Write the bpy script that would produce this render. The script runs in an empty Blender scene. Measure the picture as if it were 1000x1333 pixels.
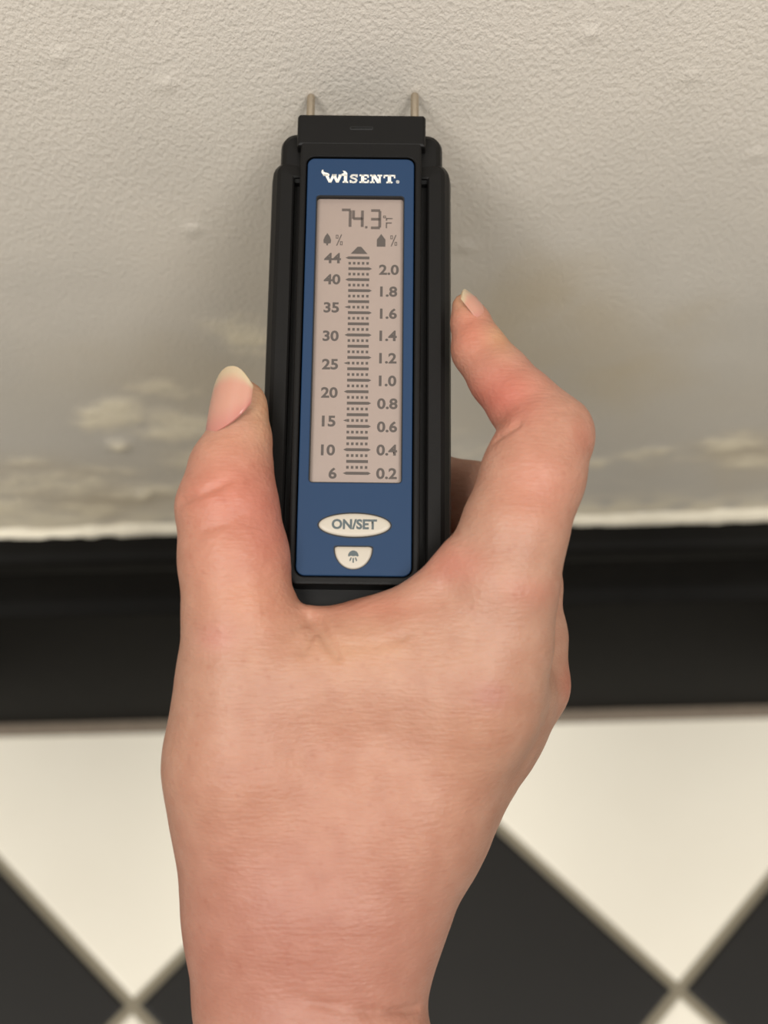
import bpy, bmesh, math, random
import numpy as np
from mathutils import Matrix, Vector

random.seed(7)
S = bpy.context.scene
COL = S.collection
PI = math.pi

# ------------------------------------------------------------------ camera
FPX = 1850.0                                   # focal length in pixels for a 1000 px wide frame
PITCH, ROLL, YAW, CAMH, CAMY = 62.756, -1.08, 2.609, 0.700, -0.2616
_p, _r, _y = (math.radians(a) for a in (PITCH, ROLL, YAW))
CF = np.array([math.sin(_y)*math.cos(_p), math.cos(_y)*math.cos(_p), -math.sin(_p)])
_rt = np.array([math.cos(_y), -math.sin(_y), 0.0])
_up = np.cross(_rt, CF)
CR = _rt*math.cos(_r) - _up*math.sin(_r)
CU = _up*math.cos(_r) + _rt*math.sin(_r)
CC = np.array([0.0, CAMY, CAMH])
cd = bpy.data.cameras.new('camera')
cd.sensor_fit = 'HORIZONTAL'
cd.sensor_width = 7.3
cd.lens = 7.3*FPX/1000.0
cd.clip_start = 0.01
cd.clip_end = 50
cd.dof.use_dof = True
cd.dof.focus_distance = 0.338
cd.dof.aperture_fstop = 2.6
cam = bpy.data.objects.new('camera', cd)
COL.objects.link(cam)
cam.matrix_world = Matrix((( CR[0], CU[0], -CF[0], CC[0]),
                           ( CR[1], CU[1], -CF[1], CC[1]),
                           ( CR[2], CU[2], -CF[2], CC[2]),
                           (0, 0, 0, 1)))
S.camera = cam

# ------------------------------------------------------------------ light and exposure
S.view_settings.view_transform = 'Standard'
S.view_settings.look = 'None'
S.view_settings.gamma = 1.0
S.view_settings.use_curve_mapping = False
S.view_settings.exposure = 0.0
W = bpy.data.worlds.new('world')
S.world = W
W.use_nodes = True
bg = W.node_tree.nodes['Background']
bg.inputs['Color'].default_value = (1.0, 0.965, 0.915, 1)
bg.inputs['Strength'].default_value = 0.42

def area_light(name, loc, target, size, power, color):
    l = bpy.data.lights.new(name, 'AREA')
    l.shape = 'DISK'
    l.size = size
    l.energy = power
    l.color = color
    o = bpy.data.objects.new(name, l)
    COL.objects.link(o)
    o.location = loc
    o.rotation_euler = (Vector(target) - Vector(loc)).to_track_quat('-Z', 'Y').to_euler()
    return o
area_light('ceiling_lamp_light', (0.75, -1.05, 2.40), (0, 0, 0.2), 0.9, 36, (1.0, 0.97, 0.925))
area_light('ceiling_lamp_light', (-0.95, -1.00, 2.40), (0, 0, 0.2), 0.9, 38, (1.0, 0.97, 0.925))

# ------------------------------------------------------------------ helpers
def lin(r, g, b):
    def f(c):
        c /= 255.0
        return c/12.92 if c <= 0.04045 else ((c+0.055)/1.055)**2.4
    return (f(r), f(g), f(b), 1.0)

def new_mat(name):
    m = bpy.data.materials.new(name)
    m.use_nodes = True
    nt = m.node_tree
    return m, nt, nt.nodes['Principled BSDF']

def node(nt, t, **kw):
    n = nt.nodes.new(t)
    for k, v in kw.items():
        if k in n.inputs:
            n.inputs[k].default_value = v
        else:
            setattr(n, k, v)
    return n

def simple_mat(name, col, rough=0.5, metal=0.0, bump=0.0, scale=800.0, var=0.0, spec=0.5):
    """principled colour with slight procedural mottling and fine grain"""
    m, nt, b = new_mat(name)
    b.inputs['Roughness'].default_value = rough
    b.inputs['Metallic'].default_value = metal
    b.inputs['Specular IOR Level'].default_value = spec
    tc = node(nt, 'ShaderNodeTexCoord')
    nz = node(nt, 'ShaderNodeTexNoise', Scale=scale, Detail=3.0)
    nt.links.new(tc.outputs['Object'], nz.inputs['Vector'])
    mx = node(nt, 'ShaderNodeMix', data_type='RGBA')
    mx.inputs['Factor'].default_value = 0.5
    lo = tuple(c*(1-var) for c in col[:3]) + (1,)
    hi = tuple(min(1, c*(1+var)) for c in col[:3]) + (1,)
    mx.inputs[6].default_value = lo
    mx.inputs[7].default_value = hi
    nt.links.new(nz.outputs['Fac'], mx.inputs['Factor'])
    nt.links.new(mx.outputs[2], b.inputs['Base Color'])
    if bump > 0:
        bp = node(nt, 'ShaderNodeBump', Strength=bump, Distance=0.0002)
        nt.links.new(nz.outputs['Fac'], bp.inputs['Height'])
        nt.links.new(bp.outputs['Normal'], b.inputs['Normal'])
    return m

def link_mesh(name, verts, faces, mat, parent=None, smooth=None):
    me = bpy.data.meshes.new(name)
    me.from_pydata([tuple(v) for v in verts], [], faces)
    me.validate()
    bm = bmesh.new()
    bm.from_mesh(me)
    bmesh.ops.recalc_face_normals(bm, faces=bm.faces)
    bm.to_mesh(me)
    bm.free()
    if mat:
        me.materials.append(mat)
    if smooth is not None:
        me.polygons.foreach_set('use_smooth', [True]*len(me.polygons))
        me.set_sharp_from_angle(angle=math.radians(smooth))
    o = bpy.data.objects.new(name, me)
    COL.objects.link(o)
    if parent:
        o.parent = parent
    return o

def tag(o, label=None, cat=None, group=None, kind=None):
    for k, v in (('label', label), ('category', cat), ('group', group), ('kind', kind)):
        if v:
            o[k] = v
    return o

# value noise on numpy arrays (for relief of the old plaster)
def _hash(ix, iy, seed):
    h = (ix.astype(np.int64)*374761393 + iy.astype(np.int64)*668265263 + seed*1442695041) & 0x7fffffff
    h = ((h ^ (h >> 13))*1274126177) & 0x7fffffff
    return ((h ^ (h >> 16)) & 0xffff)/65535.0
def vnoise(x, y, seed=0):
    ix, iy = np.floor(x), np.floor(y)
    fx, fy = x-ix, y-iy
    fx = fx*fx*(3-2*fx)
    fy = fy*fy*(3-2*fy)
    a = _hash(ix, iy, seed); b = _hash(ix+1, iy, seed)
    c = _hash(ix, iy+1, seed); d = _hash(ix+1, iy+1, seed)
    return (a*(1-fx)+b*fx)*(1-fy) + (c*(1-fx)+d*fx)*fy
def fbm(x, y, seed=0, octv=4):
    s = np.zeros_like(x); a = 0.5; t = 0
    for i in range(octv):
        s += a*vnoise(x*2**i, y*2**i, seed+i); t += a; a *= 0.5
    return s/t
def sstep(a, b, x):
    t = np.clip((x-a)/(b-a), 0, 1)
    return t*t*(3-2*t)

# ------------------------------------------------------------------ wall
def wall_material():
    m, nt, b = new_mat('painted_plaster')
    b.inputs['Roughness'].default_value = 0.5
    b.inputs['Specular IOR Level'].default_value = 0.4
    at = node(nt, 'ShaderNodeAttribute', attribute_name='mark')
    tc = node(nt, 'ShaderNodeTexCoord')
    sep = node(nt, 'ShaderNodeSeparateColor')
    nt.links.new(at.outputs['Color'], sep.inputs['Color'])
    # r = salt / flaking patches, g = tan damp stain, b = grey damp zone with shade painted in lower down
    n1 = node(nt, 'ShaderNodeTexNoise', Scale=60.0, Detail=4.0)
    nt.links.new(tc.outputs['Object'], n1.inputs['Vector'])
    basec = node(nt, 'ShaderNodeMix', data_type='RGBA')
    basec.inputs[6].default_value = lin(209, 202, 191)
    basec.inputs[7].default_value = lin(217, 209, 198)
    nt.links.new(n1.outputs['Fac'], basec.inputs['Factor'])
    prev = basec.outputs[2]
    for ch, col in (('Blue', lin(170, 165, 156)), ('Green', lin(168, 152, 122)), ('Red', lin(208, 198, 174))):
        mx = node(nt, 'ShaderNodeMix', data_type='RGBA')
        nt.links.new(sep.outputs[ch], mx.inputs['Factor'])
        nt.links.new(prev, mx.inputs[6])
        mx.inputs[7].default_value = col
        prev = mx.outputs[2]
    nt.links.new(prev, b.inputs['Base Color'])
    # roller orange-peel
    mpw = node(nt, 'ShaderNodeMapping')
    mpw.inputs['Scale'].default_value = (1.0, 1.0, 0.68)
    nt.links.new(tc.outputs['Object'], mpw.inputs['Vector'])
    n2 = node(nt, 'ShaderNodeTexNoise', Scale=860.0, Detail=2.0, Roughness=0.5)
    n3 = node(nt, 'ShaderNodeTexNoise', Scale=1700.0, Detail=2.0)
    nt.links.new(mpw.outputs['Vector'], n2.inputs['Vector'])
    nt.links.new(mpw.outputs['Vector'], n3.inputs['Vector'])
    ad = node(nt, 'ShaderNodeMath', operation='MULTIPLY_ADD')
    ad.inputs[1].default_value = 0.25
    nt.links.new(n3.outputs['Fac'], ad.inputs[0])
    nt.links.new(n2.outputs['Fac'], ad.inputs[2])
    bp = node(nt, 'ShaderNodeBump', Strength=0.6, Distance=0.0008)
    nt.links.new(ad.outputs[0], bp.inputs['Height'])
    nt.links.new(bp.outputs['Normal'], b.inputs['Normal'])
    return m

def build_wall():
    x0, x1, z0, z1, st = -0.30, 0.32, 0.17, 0.56, 0.0018
    nx = int((x1-x0)/st)+1
    nz = int((z1-z0)/st)+1
    xs = np.linspace(x0, x1, nx); zs = np.linspace(z0, z1, nz)
    X, Z = np.meshgrid(xs, zs)
    edge = sstep(0, .04, X-x0)*sstep(0, .04, x1-X)*sstep(0, .04, z1-Z)
    wig = (fbm(X*40, Z*40, 3)-.5)
    wig2 = (fbm(X*40+9, Z*40+4, 8)-.5)
    # light salty / flaking patches: x, z, half width, half height (metres), strength
    patches = [(-.089, .271, .014, .010, .9), (-.063, .262, .020, .012, .8), (-.033, .317, .010, .013, .65),
               (-.0666, .285, .014, .007, .7), (-.118, .236, .012, .006, .5), (-.15, .243, .008, .006, .6),
               (-.112, .217, .034, .010, .6), (-.080, .214, .03, .009, .6), (-.106, .200, .030, .006, .7),
               (-.14, .203, .02, .006, .7), (-.058, .238, .028, .010, .6), (-.09, .23, .02, .006, .5), (-.13, .215, .03, .009, .6), (-.052, .200, .02, .007, .7),
               (-.028, .262, .012, .008, .5), (.045, .239, .014, .008, .5), (.028, .252, .014, .008, .5),
               (.108, .234, .013, .006, .7), (.1415, .238, .014, .007, .8), (.126, .226, .02, .005, .4),
               (.093, .226, .010, .006, .6), (.075, .236, .012, .007, .5), (.10, .209, .03, .006, .3),
               (.155, .223, .02, .006, .6), (.06, .225, .014, .006, .5), (.178, .23, .02, .01, .6)]
    pm = np.zeros_like(X)
    for (cx, cz, rx, rz, s) in patches:
        d = ((X-cx+wig*.022)/rx)**2 + ((Z-cz+wig2*.016)/rz)**2
        pm = np.maximum(pm, s*np.exp(-d*0.9))
    tex = fbm(X*120, Z*260, 21, 4)
    pm = .8*sstep(.18, .82, pm*(0.1+1.0*tex+.75*fbm(X*420, Z*420, 77, 3)))
    low = sstep(.209, .190, Z+wig*.016)*sstep(.35, .6, tex+.1)*.7
    pm = np.maximum(pm, low)
    # tan damp stains
    stains = [(.057, .333, .022, .020, .55), (.053, .318, .02, .02, .5), (.089, .294, .028, .026, .5), (.103, .329, .014, .014, .25),
              (.075, .31, .03, .03, .4), (-.05, .29, .05, .03, .35), (.155, .228, .035, .016, .5), (-.09, .204, .05, .014, .55),
              (-.05, .235, .03, .02, .4), (.12, .27, .06, .04, .12), (-.12, .225, .05, .02, .35), (.05, .27, .05, .03, .2), (-.01, .33, .05, .05, .2)]
    sm = np.zeros_like(X)
    for (cx, cz, rx, rz, s) in stains:
        d = ((X-cx+wig*.03)/rx)**2 + ((Z-cz+wig2*.03)/rz)**2
        sm = np.maximum(sm, s*np.exp(-d))
    sm *= 0.7 + 0.6*fbm(X*70, Z*70, 31)
    gm = sstep(.480, .270, Z + wig*.03 + .06*(fbm(X*9, Z*9, 40)-.5))  # damp greying and painted-in shade together, deepening down the wall
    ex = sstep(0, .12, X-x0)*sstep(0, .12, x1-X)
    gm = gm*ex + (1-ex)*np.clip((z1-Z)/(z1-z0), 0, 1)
    pm *= ex; sm *= ex
    # relief: large waves, proud flakes, a few blisters and paint nibs
    D = .0010*(fbm(X*18, Z*18, 50, 2)-.5)*edge
    D += pm*(.0004+.0009*(tex-.4))*edge
    for (cx, cz, r, hgt) in ((-.0852, .250, .0045, .0022), (-.0824, .211, .004, .0018), (-.118, .368, .0022, .0012), (-.045, .372, .002, .0012),
                             (-.020, .352, .002, .001), (.035, .362, .003, .001), (-.045, .43, .002, .001), (.112, .40, .0018, .001),
                             (.0775, .228, .004, .0015), (.088, .43, .0016, .0009), (.06, .445, .0018, .001), (-.07, .44, .0018, .001)):
        q = ((X-cx)**2+(Z-cz)**2)/r**2
        D += hgt*np.exp(-q*1.4)
        if r > .0035:
            pm = np.maximum(pm, .9*np.exp(-q*1.8))
    verts = np.stack([X, -D, Z], -1).reshape(-1, 3).tolist()
    idx = np.arange(nx*nz).reshape(nz, nx)
    faces = np.stack([idx[:-1, :-1], idx[:-1, 1:], idx[1:, 1:], idx[1:, :-1]], -1).reshape(-1, 4).tolist()
    n0 = len(verts)
    bx0, bx1, bz1 = -1.6, 1.6, 2.5
    big = [(bx0, 0, 0), (x0, 0, 0), (x1, 0, 0), (bx1, 0, 0), (bx0, 0, z0), (x0, 0, z0), (x1, 0, z0), (bx1, 0, z0),
           (bx0, 0, z1), (x0, 0, z1), (x1, 0, z1), (bx1, 0, z1), (bx0, 0, bz1), (x0, 0, bz1), (x1, 0, bz1), (bx1, 0, bz1)]
    verts += big
    for r in range(3):
        for c in range(3):
            if (r, c) != (1, 1):
                a = n0+r*4+c
                faces.append([a, a+1, a+5, a+4])
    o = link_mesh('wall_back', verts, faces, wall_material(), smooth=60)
    # outward faces must look at the room (-y)
    me = o.data
    if me.polygons[0].normal.y > 0:
        me.flip_normals()
    at = me.color_attributes.new('mark', 'FLOAT_COLOR', 'POINT')
    colr = np.zeros((len(me.vertices), 4), dtype=np.float32)
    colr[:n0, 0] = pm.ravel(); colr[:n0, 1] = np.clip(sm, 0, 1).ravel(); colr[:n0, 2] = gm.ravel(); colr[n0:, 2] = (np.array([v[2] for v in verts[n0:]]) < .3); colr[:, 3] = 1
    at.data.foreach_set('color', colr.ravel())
    tag(o, 'off-white textured plaster wall with damp stains and flaking paint near the baseboard', kind='structure')
    return o
build_wall()

def extrude_profile(name, prof, xs, mat, wob=None, smooth=35):
    """extrude a closed (y, z) profile along x; wob(x, i) -> (dy, dz)"""
    n = len(prof); verts = []; faces = []
    for x in xs:
        for i, (y, z) in enumerate(prof):
            dy, dz = wob(x, i) if wob else (0, 0)
            verts.append((x, y+dy, z+dz))
    for k in range(len(xs)-1):
        for i in range(n):
            j = (i+1) % n
            faces.append([k*n+i, k*n+j, (k+1)*n+j, (k+1)*n+i])
    faces.append(list(range(n)))
    faces.append([(len(xs)-1)*n+i for i in range(n)])
    return link_mesh(name, verts, faces, mat, smooth=smooth)

# ------------------------------------------------------------------ baseboard
m_base = simple_mat('black_satin_paint', lin(19, 18, 16), 0.55, bump=0.12, scale=90, var=0.2, spec=0.05)
def base_profile():
    p = [(0, 0.002), (-.0215, 0.002), (-.0215, .1405), (-.0208, .1425), (-.0190, .1435)]
    for k in range(7):                          # hollow cove
        a = PI*0.5*k/6
        p.append((-.0185+.0085*math.sin(a), .1440+.0225*(1-math.cos(a))))
    for k in range(9):                          # round bead on top
        a = -PI*0.45 + PI*0.95*k/8
        p.append((-.0098-.0052*math.cos(a)*1.0, .1742+.0068*math.sin(a)))
    p += [(-.004, .1815), (0, .1815)]
    return p
xs_b = np.linspace(-1.6, 1.6, 41).tolist()
tag(extrude_profile('baseboard_back', base_profile(), xs_b, m_base), 'glossy black wooden baseboard with a rounded bead along its top', kind='structure')

# ragged line of paint and filler where the wall meets the baseboard
m_fill = simple_mat('old_caulk', lin(214, 206, 186), 0.6, bump=0.6, scale=500, var=0.10)
def caulk():
    prof = [(0.001, .180), (-.0030, .1808), (-.0036, .1820), (-.0026, .1835), (-.0009, .1850), (0.001, .1858)]
    xs = np.linspace(-.34, .36, 350)
    n1 = fbm(xs*60, xs*0, 61); n2 = fbm(xs*170, xs*0+3, 62); n3 = fbm(xs*25, xs*0+7, 63)
    mp = dict(zip(xs.tolist(), zip(n1, n2, n3)))
    def wob(x, i):
        a, b, c = mp[x]
        lo = [.0, -1.0, -1.0, -.4, 0, 0][i]
        hi = [0, 0, .2, .6, 1.0, 1.2][i]
        return ((b-.5)*-.0012*(1 if 0 < i < 5 else 0), lo*(a-.35)*.003 + hi*(c-.5)*.008 + (b-.5)*.0012)
    return extrude_profile('trim_1', prof, xs.tolist(), m_fill, wob, smooth=70)
tag(caulk(), 'ragged cream line of filler between wall and black baseboard', kind='structure')

m_grime = simple_mat('floor_caulk', lin(112, 100, 86), 0.7, bump=0.4, scale=300, var=0.25)
tag(extrude_profile('trim_2', [(-.0215, .001), (-.0265, .001), (-.0250, .0030), (-.0215, .0060)], xs_b, m_grime),
    'thin grey-brown caulk line along the foot of the baseboard', kind='structure')

# ------------------------------------------------------------------ floor
m_grout = simple_mat('grout', lin(128, 120, 102), 0.85, bump=0.5, scale=700, var=0.2)
fl = link_mesh('floor', [(-1.6, 0, -.0012), (1.6, 0, -.0012), (1.6, -1.9, -.0012), (-1.6, -1.9, -.0012),
                         (-1.6, 0, -.03), (1.6, 0, -.03), (1.6, -1.9, -.03), (-1.6, -1.9, -.03)],
               [[0, 1, 2, 3], [4, 5, 6, 7], [0, 1, 5, 4], [1, 2, 6, 5], [2, 3, 7, 6], [3, 0, 4, 7]], m_grout)
tag(fl, 'black and white checkerboard tile floor laid on the diagonal', kind='structure')

def tile_mat(name, a, b_, rough, spec=0.5):
    m, nt, b = new_mat(name)
    b.inputs['Roughness'].default_value = rough
    b.inputs['Specular IOR Level'].default_value = spec
    tc = node(nt, 'ShaderNodeTexCoord')
    nz = node(nt, 'ShaderNodeTexNoise', Scale=18.0, Detail=5.0)
    nt.links.new(tc.outputs['Object'], nz.inputs['Vector'])
    mx = node(nt, 'ShaderNodeMix', data_type='RGBA')
    mx.inputs[6].default_value = a
    mx.inputs[7].default_value = b_
    nt.links.new(nz.outputs['Fac'], mx.inputs['Factor'])
    nt.links.new(mx.outputs[2], b.inputs['Base Color'])
    n2 = node(nt, 'ShaderNodeTexNoise', Scale=120.0, Detail=3.0)
    nt.links.new(tc.outputs['Object'], n2.inputs['Vector'])
    bp = node(nt, 'ShaderNodeBump', Strength=0.08, Distance=0.0004)
    nt.links.new(n2.outputs['Fac'], bp.inputs['Height'])
    nt.links.new(bp.outputs['Normal'], b.inputs['Normal'])
    return m
m_tw = tile_mat('white_tile', lin(236, 230, 214), lin(229, 222, 205), 0.35)
m_tb = tile_mat('black_tile', lin(28, 26, 23), lin(22, 21, 18), 0.45, 0.25)

TA = 0.1289                        # half diagonal of a tile
TX, TY = 0.0198, -0.1589           # a white/white corner column lies at TX +- TA
def tile(cx, cy, mat):
    g = 0.0046*math.sqrt(2)/2
    a = TA - g
    # diamond with bevelled rim, cut by the baseboard line
    bm = bmesh.new()
    rings = []
    for (ins, z) in ((0, -.008), (0, -.0011), (.0006, -.0003), (.0018, 0)):
        r = a - ins*math.sqrt(2)
        rings.append([bm.verts.new((cx+dx*r, cy+dy*r, z)) for dx, dy in ((1, 0), (0, 1), (-1, 0), (0, -1))])
    for k in range(3):
        for i in range(4):
            j = (i+1) % 4
            bm.faces.new((rings[k][i], rings[k][j], rings[k+1][j], rings[k+1][i]))
    bm.faces.new(rings[0][::-1])
    bm.faces.new(rings[-1])
    ycut = -.0225
    if cy + TA > ycut:
        res = bmesh.ops.bisect_plane(bm, geom=bm.verts[:]+bm.edges[:]+bm.faces[:], plane_co=(0, ycut, 0), plane_no=(0, 1, 0), clear_outer=True)
        bmesh.ops.holes_fill(bm, edges=[e for e in bm.edges if e.is_boundary])
    if len(bm.faces) < 3:
        bm.free()
        return
    bmesh.ops.recalc_face_normals(bm, faces=bm.faces)
    me = bpy.data.meshes.new('tile')
    bm.to_mesh(me)
    bm.free()
    me.materials.append(mat)
    o = bpy.data.objects.new('tile', me)
    COL.objects.link(o)
    o.parent = fl
# white diamonds have their near corner at (TX-TA, TY) and (TX+TA, TY): centres at y = TY+TA
for r in range(-7, 3):
    for c in range(-7, 8):
        if (r + c) % 2 == 0:                   # centres of the diagonal lattice
            continue
        cx = TX + c*TA
        cy = TY + TA + (r+1)*TA - TA
        if cy - TA > -.03 or abs(cx) > 1.0:
            continue
        white = (c % 2 != 0)
        tile(cx, cy, m_tw if white else m_tb)

# ------------------------------------------------------------------ moisture meter
DO = np.array([0.0035003600, -0.0235986702, 0.4265807003])     # panel top centre on the face
DX = np.array([0.9991652371, -0.0403616069, 0.0063063160])
DV = np.array([0.0383388185, 0.9797757180, 0.1963916429])
DZ = np.array([-0.0141054576, -0.1959859258, 0.9805052539])
meter = bpy.data.objects.new('moisture_meter', None)
COL.objects.link(meter)
meter.empty_display_size = 0.02
Mm = Matrix(((DX[0]*.001, DV[0]*.001, DZ[0]*.001, DO[0]), (DX[1]*.001, DV[1]*.001, DZ[1]*.001, DO[1]),
             (DX[2]*.001, DV[2]*.001, DZ[2]*.001, DO[2]), (0, 0, 0, 1)))   # local units: millimetres
meter.matrix_world = Mm
tag(meter, 'black pin moisture meter with blue face and lit scale, pressed to the wall', 'moisture meter')

m_case = simple_mat('black_rubber_plastic', lin(13, 12, 11), 0.45, bump=0.25, scale=6.0, var=0.12, spec=0.2)
m_gap = simple_mat('dark_gap', lin(10, 10, 10), 0.6, scale=2.0)
m_blue = simple_mat('blue_face', lin(27, 52, 82), 0.42, bump=0.1, scale=8.0, var=0.06, spec=0.28)
m_lcd = simple_mat('display_glass', lin(146, 131, 122), 0.30, scale=0.6, var=0.03)
m_ink = simple_mat('display_ink', lin(78, 71, 67), 0.3, scale=2.0, var=0.03)
m_fade = simple_mat('display_ink_faint', lin(86, 77, 72), 0.3, scale=2.0, var=0.03)
m_white = simple_mat('white_print', lin(222, 218, 208), 0.5, scale=4.0, var=0.03)
m_btn = simple_mat('cream_button', lin(176, 168, 154), 0.45, bump=0.1, scale=4.0, var=0.03)
m_btxt = simple_mat('button_print', lin(72, 82, 84), 0.5, scale=4.0, var=0.03)
m_pin = simple_mat('steel_pin', lin(196, 184, 166), 0.14, metal=1.0, bump=0.15, scale=3.0, var=0.06)

def rrect(u0, u1, v0, v1, r, inset=0.0, seg=6):
    """rounded rectangle, r = (top-left.. order: br, tr, tl, bl) or one value"""
    rr = r if isinstance(r, (tuple, list)) else (r,)*4
    u0 += inset; u1 -= inset; v0 += inset; v1 -= inset
    pts = []
    for (cu, cv, su, sv, a0, rad) in ((u1, v0, -1, 1, -90, rr[0]), (u1, v1, -1, -1, 0, rr[1]), (u0, v1, 1, -1, 90, rr[2]), (u0, v0, 1, 1, 180, rr[3])):
        rad = max(rad-inset, 0.12)
        for k in range(seg+1):
            a = math.radians(a0 + 90*k/seg)
            pts.append((cu+su*rad+rad*math.cos(a), cv+sv*rad+rad*math.sin(a)))
    return pts

def loft(name, rings, mat, parent, closed=False, smooth=16):
    """rings: list of (points2d, w); closed=True joins last ring to first (a frame)"""
    n = len(rings[0][0]); verts = []; faces = []
    for pts, w in rings:
        verts += [(u, v, w) for u, v in pts]
    m = len(rings)
    for k in range(m if closed else m-1):
        a = k*n; b = ((k+1) % m)*n
        for i in range(n):
            j = (i+1) % n
            faces.append([a+i, a+j, b+j, b+i])
    if not closed:
        faces.append(list(range(n))[::-1])
        faces.append([(m-1)*n+i for i in range(n)])
    return link_mesh(name, verts, faces, mat, parent, smooth)

BU, BT, BB = 22.6, 3.3, -118.0
R4 = (9, 4.5, 4.5, 9)
def body_ring(ins, w):
    return (rrect(-BU, BU, BB, BT, R4, ins), w)
loft('body', [body_ring(4, -20), body_ring(1.2, -19.2), body_ring(.2, -17), body_ring(0, -13), body_ring(0, -8.5), body_ring(.5, -5.2),
              body_ring(1.7, -3.4), body_ring(2.7, -2.9), body_ring(5.6, -2.5), body_ring(6.0, -2.8), body_ring(6.1, -5.0)], m_case, meter)
# stepped shoulders above the body
sh = lambda i, w: (rrect(-20.3, 20.3, -4, 10.5, (1, 4, 4, 1), i), w)
loft('shoulder', [sh(2, -17.5), sh(.4, -16.5), sh(0, -14), sh(0, -5.2), sh(.5, -4.0), sh(1.6, -3.2), sh(4.5, -2.9)], m_case, meter)
# long raised centre block, ends in the sensor cap
cp = lambda i, w: (rrect(-16.0, 16.0, 4.4, 13.35, (.3, .9, .9, .3), i), w+.55)
cap = loft('sensor_cap', [cp(1, -13), cp(.2, -12), cp(0, -11), cp(0, -.9), cp(.25, -.35), cp(.8, -.1)], m_case, meter)
sp = lambda i, w: (rrect(-15.0, 15.0, -107.2, 6.0, (2.4, 1, 1, 2.4), i), w)
op = lambda i, w: (rrect(-13.4, 13.4, -105.3, 1.4, (2.2, 2.0, 2.0, 2.2), i), w)
loft('bezel', [sp(0, -6), sp(0, -.2), sp(.2, .25), sp(.6, .4), op(-.35, .4), op(-.1, .2), op(0, -2.4), op(1.5, -3.0)], m_case, meter)
# little slot in the cap: a dark inset with its own rim
loft('slot', [(rrect(-2.9, 2.9, 8.9, 9.9, .45), 0), (rrect(-2.9, 2.9, 8.9, 9.9, .45), .50), (rrect(-2.9, 2.9, 8.9, 9.9, .45, .22), .53), (rrect(-2.9, 2.9, 8.9, 9.9, .45, .3), .40)], m_gap, cap)
link_mesh('slot_tab', [(-1.6, 9.2, .42), (2.6, 9.2, .42), (2.6, 9.45, .60), (-1.6, 9.45, .60), (-1.6, 9.2, .2), (2.6, 9.2, .2), (2.6, 9.45, .2), (-1.6, 9.45, .2)],
          [[0, 1, 2, 3], [4, 5, 6, 7], [0, 1, 5, 4], [1, 2, 6, 5], [2, 3, 7, 6], [3, 0, 4, 7]], m_case, cap)
# blue face plate: a frame around the display window
PU, PT, PB = 13.15, 1.1, -105.0
pl = lambda i, w: (rrect(-PU, PU, PB, PT, (2.0, 1.8, 1.8, 2.0), i), w)
wd = lambda i, w: (rrect(-10.85, 10.85, -82.9, -8.9, 0.9, i), w)
panel = loft('face_plate', [pl(0, -.8), pl(0, -.12), pl(.15, 0), wd(-.15, 0), wd(0, -.1), wd(0, -2.3), pl(.6, -2.3)], m_blue, meter, closed=True)
tag(panel, 'blue face plate')
# black gasket round the window and the display itself
loft('window_rim', [wd(-.02, -.35), wd(.0, -.30), wd(.22, -.32), wd(.26, -2.0), wd(-.02, -2.0)], m_gap, panel, closed=True)
display = loft('display', [wd(.1, -2.3), wd(.1, -1.75), wd(.3, -1.7)], m_lcd, meter)
tag(display, 'pinkish-grey liquid crystal display with two moisture scales')

def poly(name, pts, w, mat, parent, t=0.04):
    n = len(pts)
    verts = [(u, v, w) for u, v in pts] + [(u, v, w-t) for u, v in pts]
    faces = [list(range(n)), list(range(n, 2*n))[::-1]] + [[i, (i+1) % n, n+(i+1) % n, n+i] for i in range(n)]
    return link_mesh(name, verts, faces, mat, parent)

def polys(name, plist, w, mat, parent, t=0.04):
    verts = []; faces = []
    for pts in plist:
        o = len(verts); n = len(pts)
        verts += [(u, v, w) for u, v in pts] + [(u, v, w-t) for u, v in pts]
        faces += [[o+i for i in range(n)], [o+n+i for i in range(n)][::-1]] + [[o+i, o+(i+1) % n, o+n+(i+1) % n, o+n+i] for i in range(n)]
    return link_mesh(name, verts, faces, mat, parent)

def stroke(pts, th):
    """polyline -> quads (list of polygons) of thickness th"""
    out = []
    for (a, b) in zip(pts[:-1], pts[1:]):
        dx, dy = b[0]-a[0], b[1]-a[1]
        l = math.hypot(dx, dy) or 1
        nx, ny = -dy/l*th/2, dx/l*th/2
        ex, ey = dx/l*th*.3, dy/l*th*.3
        out.append([(a[0]-ex+nx, a[1]-ey+ny), (a[0]-ex-nx, a[1]-ey-ny), (b[0]+ex-nx, b[1]+ey-ny), (b[0]+ex+nx, b[1]+ey+ny)])
    return out

def text_mesh(name, body, cu, cv, wid, hgt, w, mat, parent, bold=0.02, sx=None):
    c = bpy.data.curves.new(name, 'FONT')
    c.body = body
    c.offset = bold
    c.extrude = 0.0
    c.resolution_u = 4
    o = bpy.data.objects.new(name, c)
    COL.objects.link(o)
    dg = bpy.context.evaluated_depsgraph_get()
    me = bpy.data.meshes.new_from_object(o.evaluated_get(dg))
    bpy.data.objects.remove(o)
    bpy.data.curves.remove(c)
    co = np.zeros(len(me.vertices)*3)
    me.vertices.foreach_get('co', co)
    co = co.reshape(-1, 3)
    mn, mx = co.min(0), co.max(0)
    if sx:                                        # same letter width for every string of a scale
        wid = (mx[0]-mn[0])*sx*hgt/(mx[1]-mn[1])
    co[:, 0] = cu + ((co[:, 0]-mn[0])/(mx[0]-mn[0])-.5)*wid
    co[:, 1] = cv + ((co[:, 1]-mn[1])/(mx[1]-mn[1])-.5)*hgt
    co[:, 2] = w
    me.vertices.foreach_set('co', co.ravel())
    me.name = name
    me.materials.clear()
    me.materials.append(mat)
    n = bpy.data.objects.new(name, me)
    COL.objects.link(n)
    n.parent = parent
    return n

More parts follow.
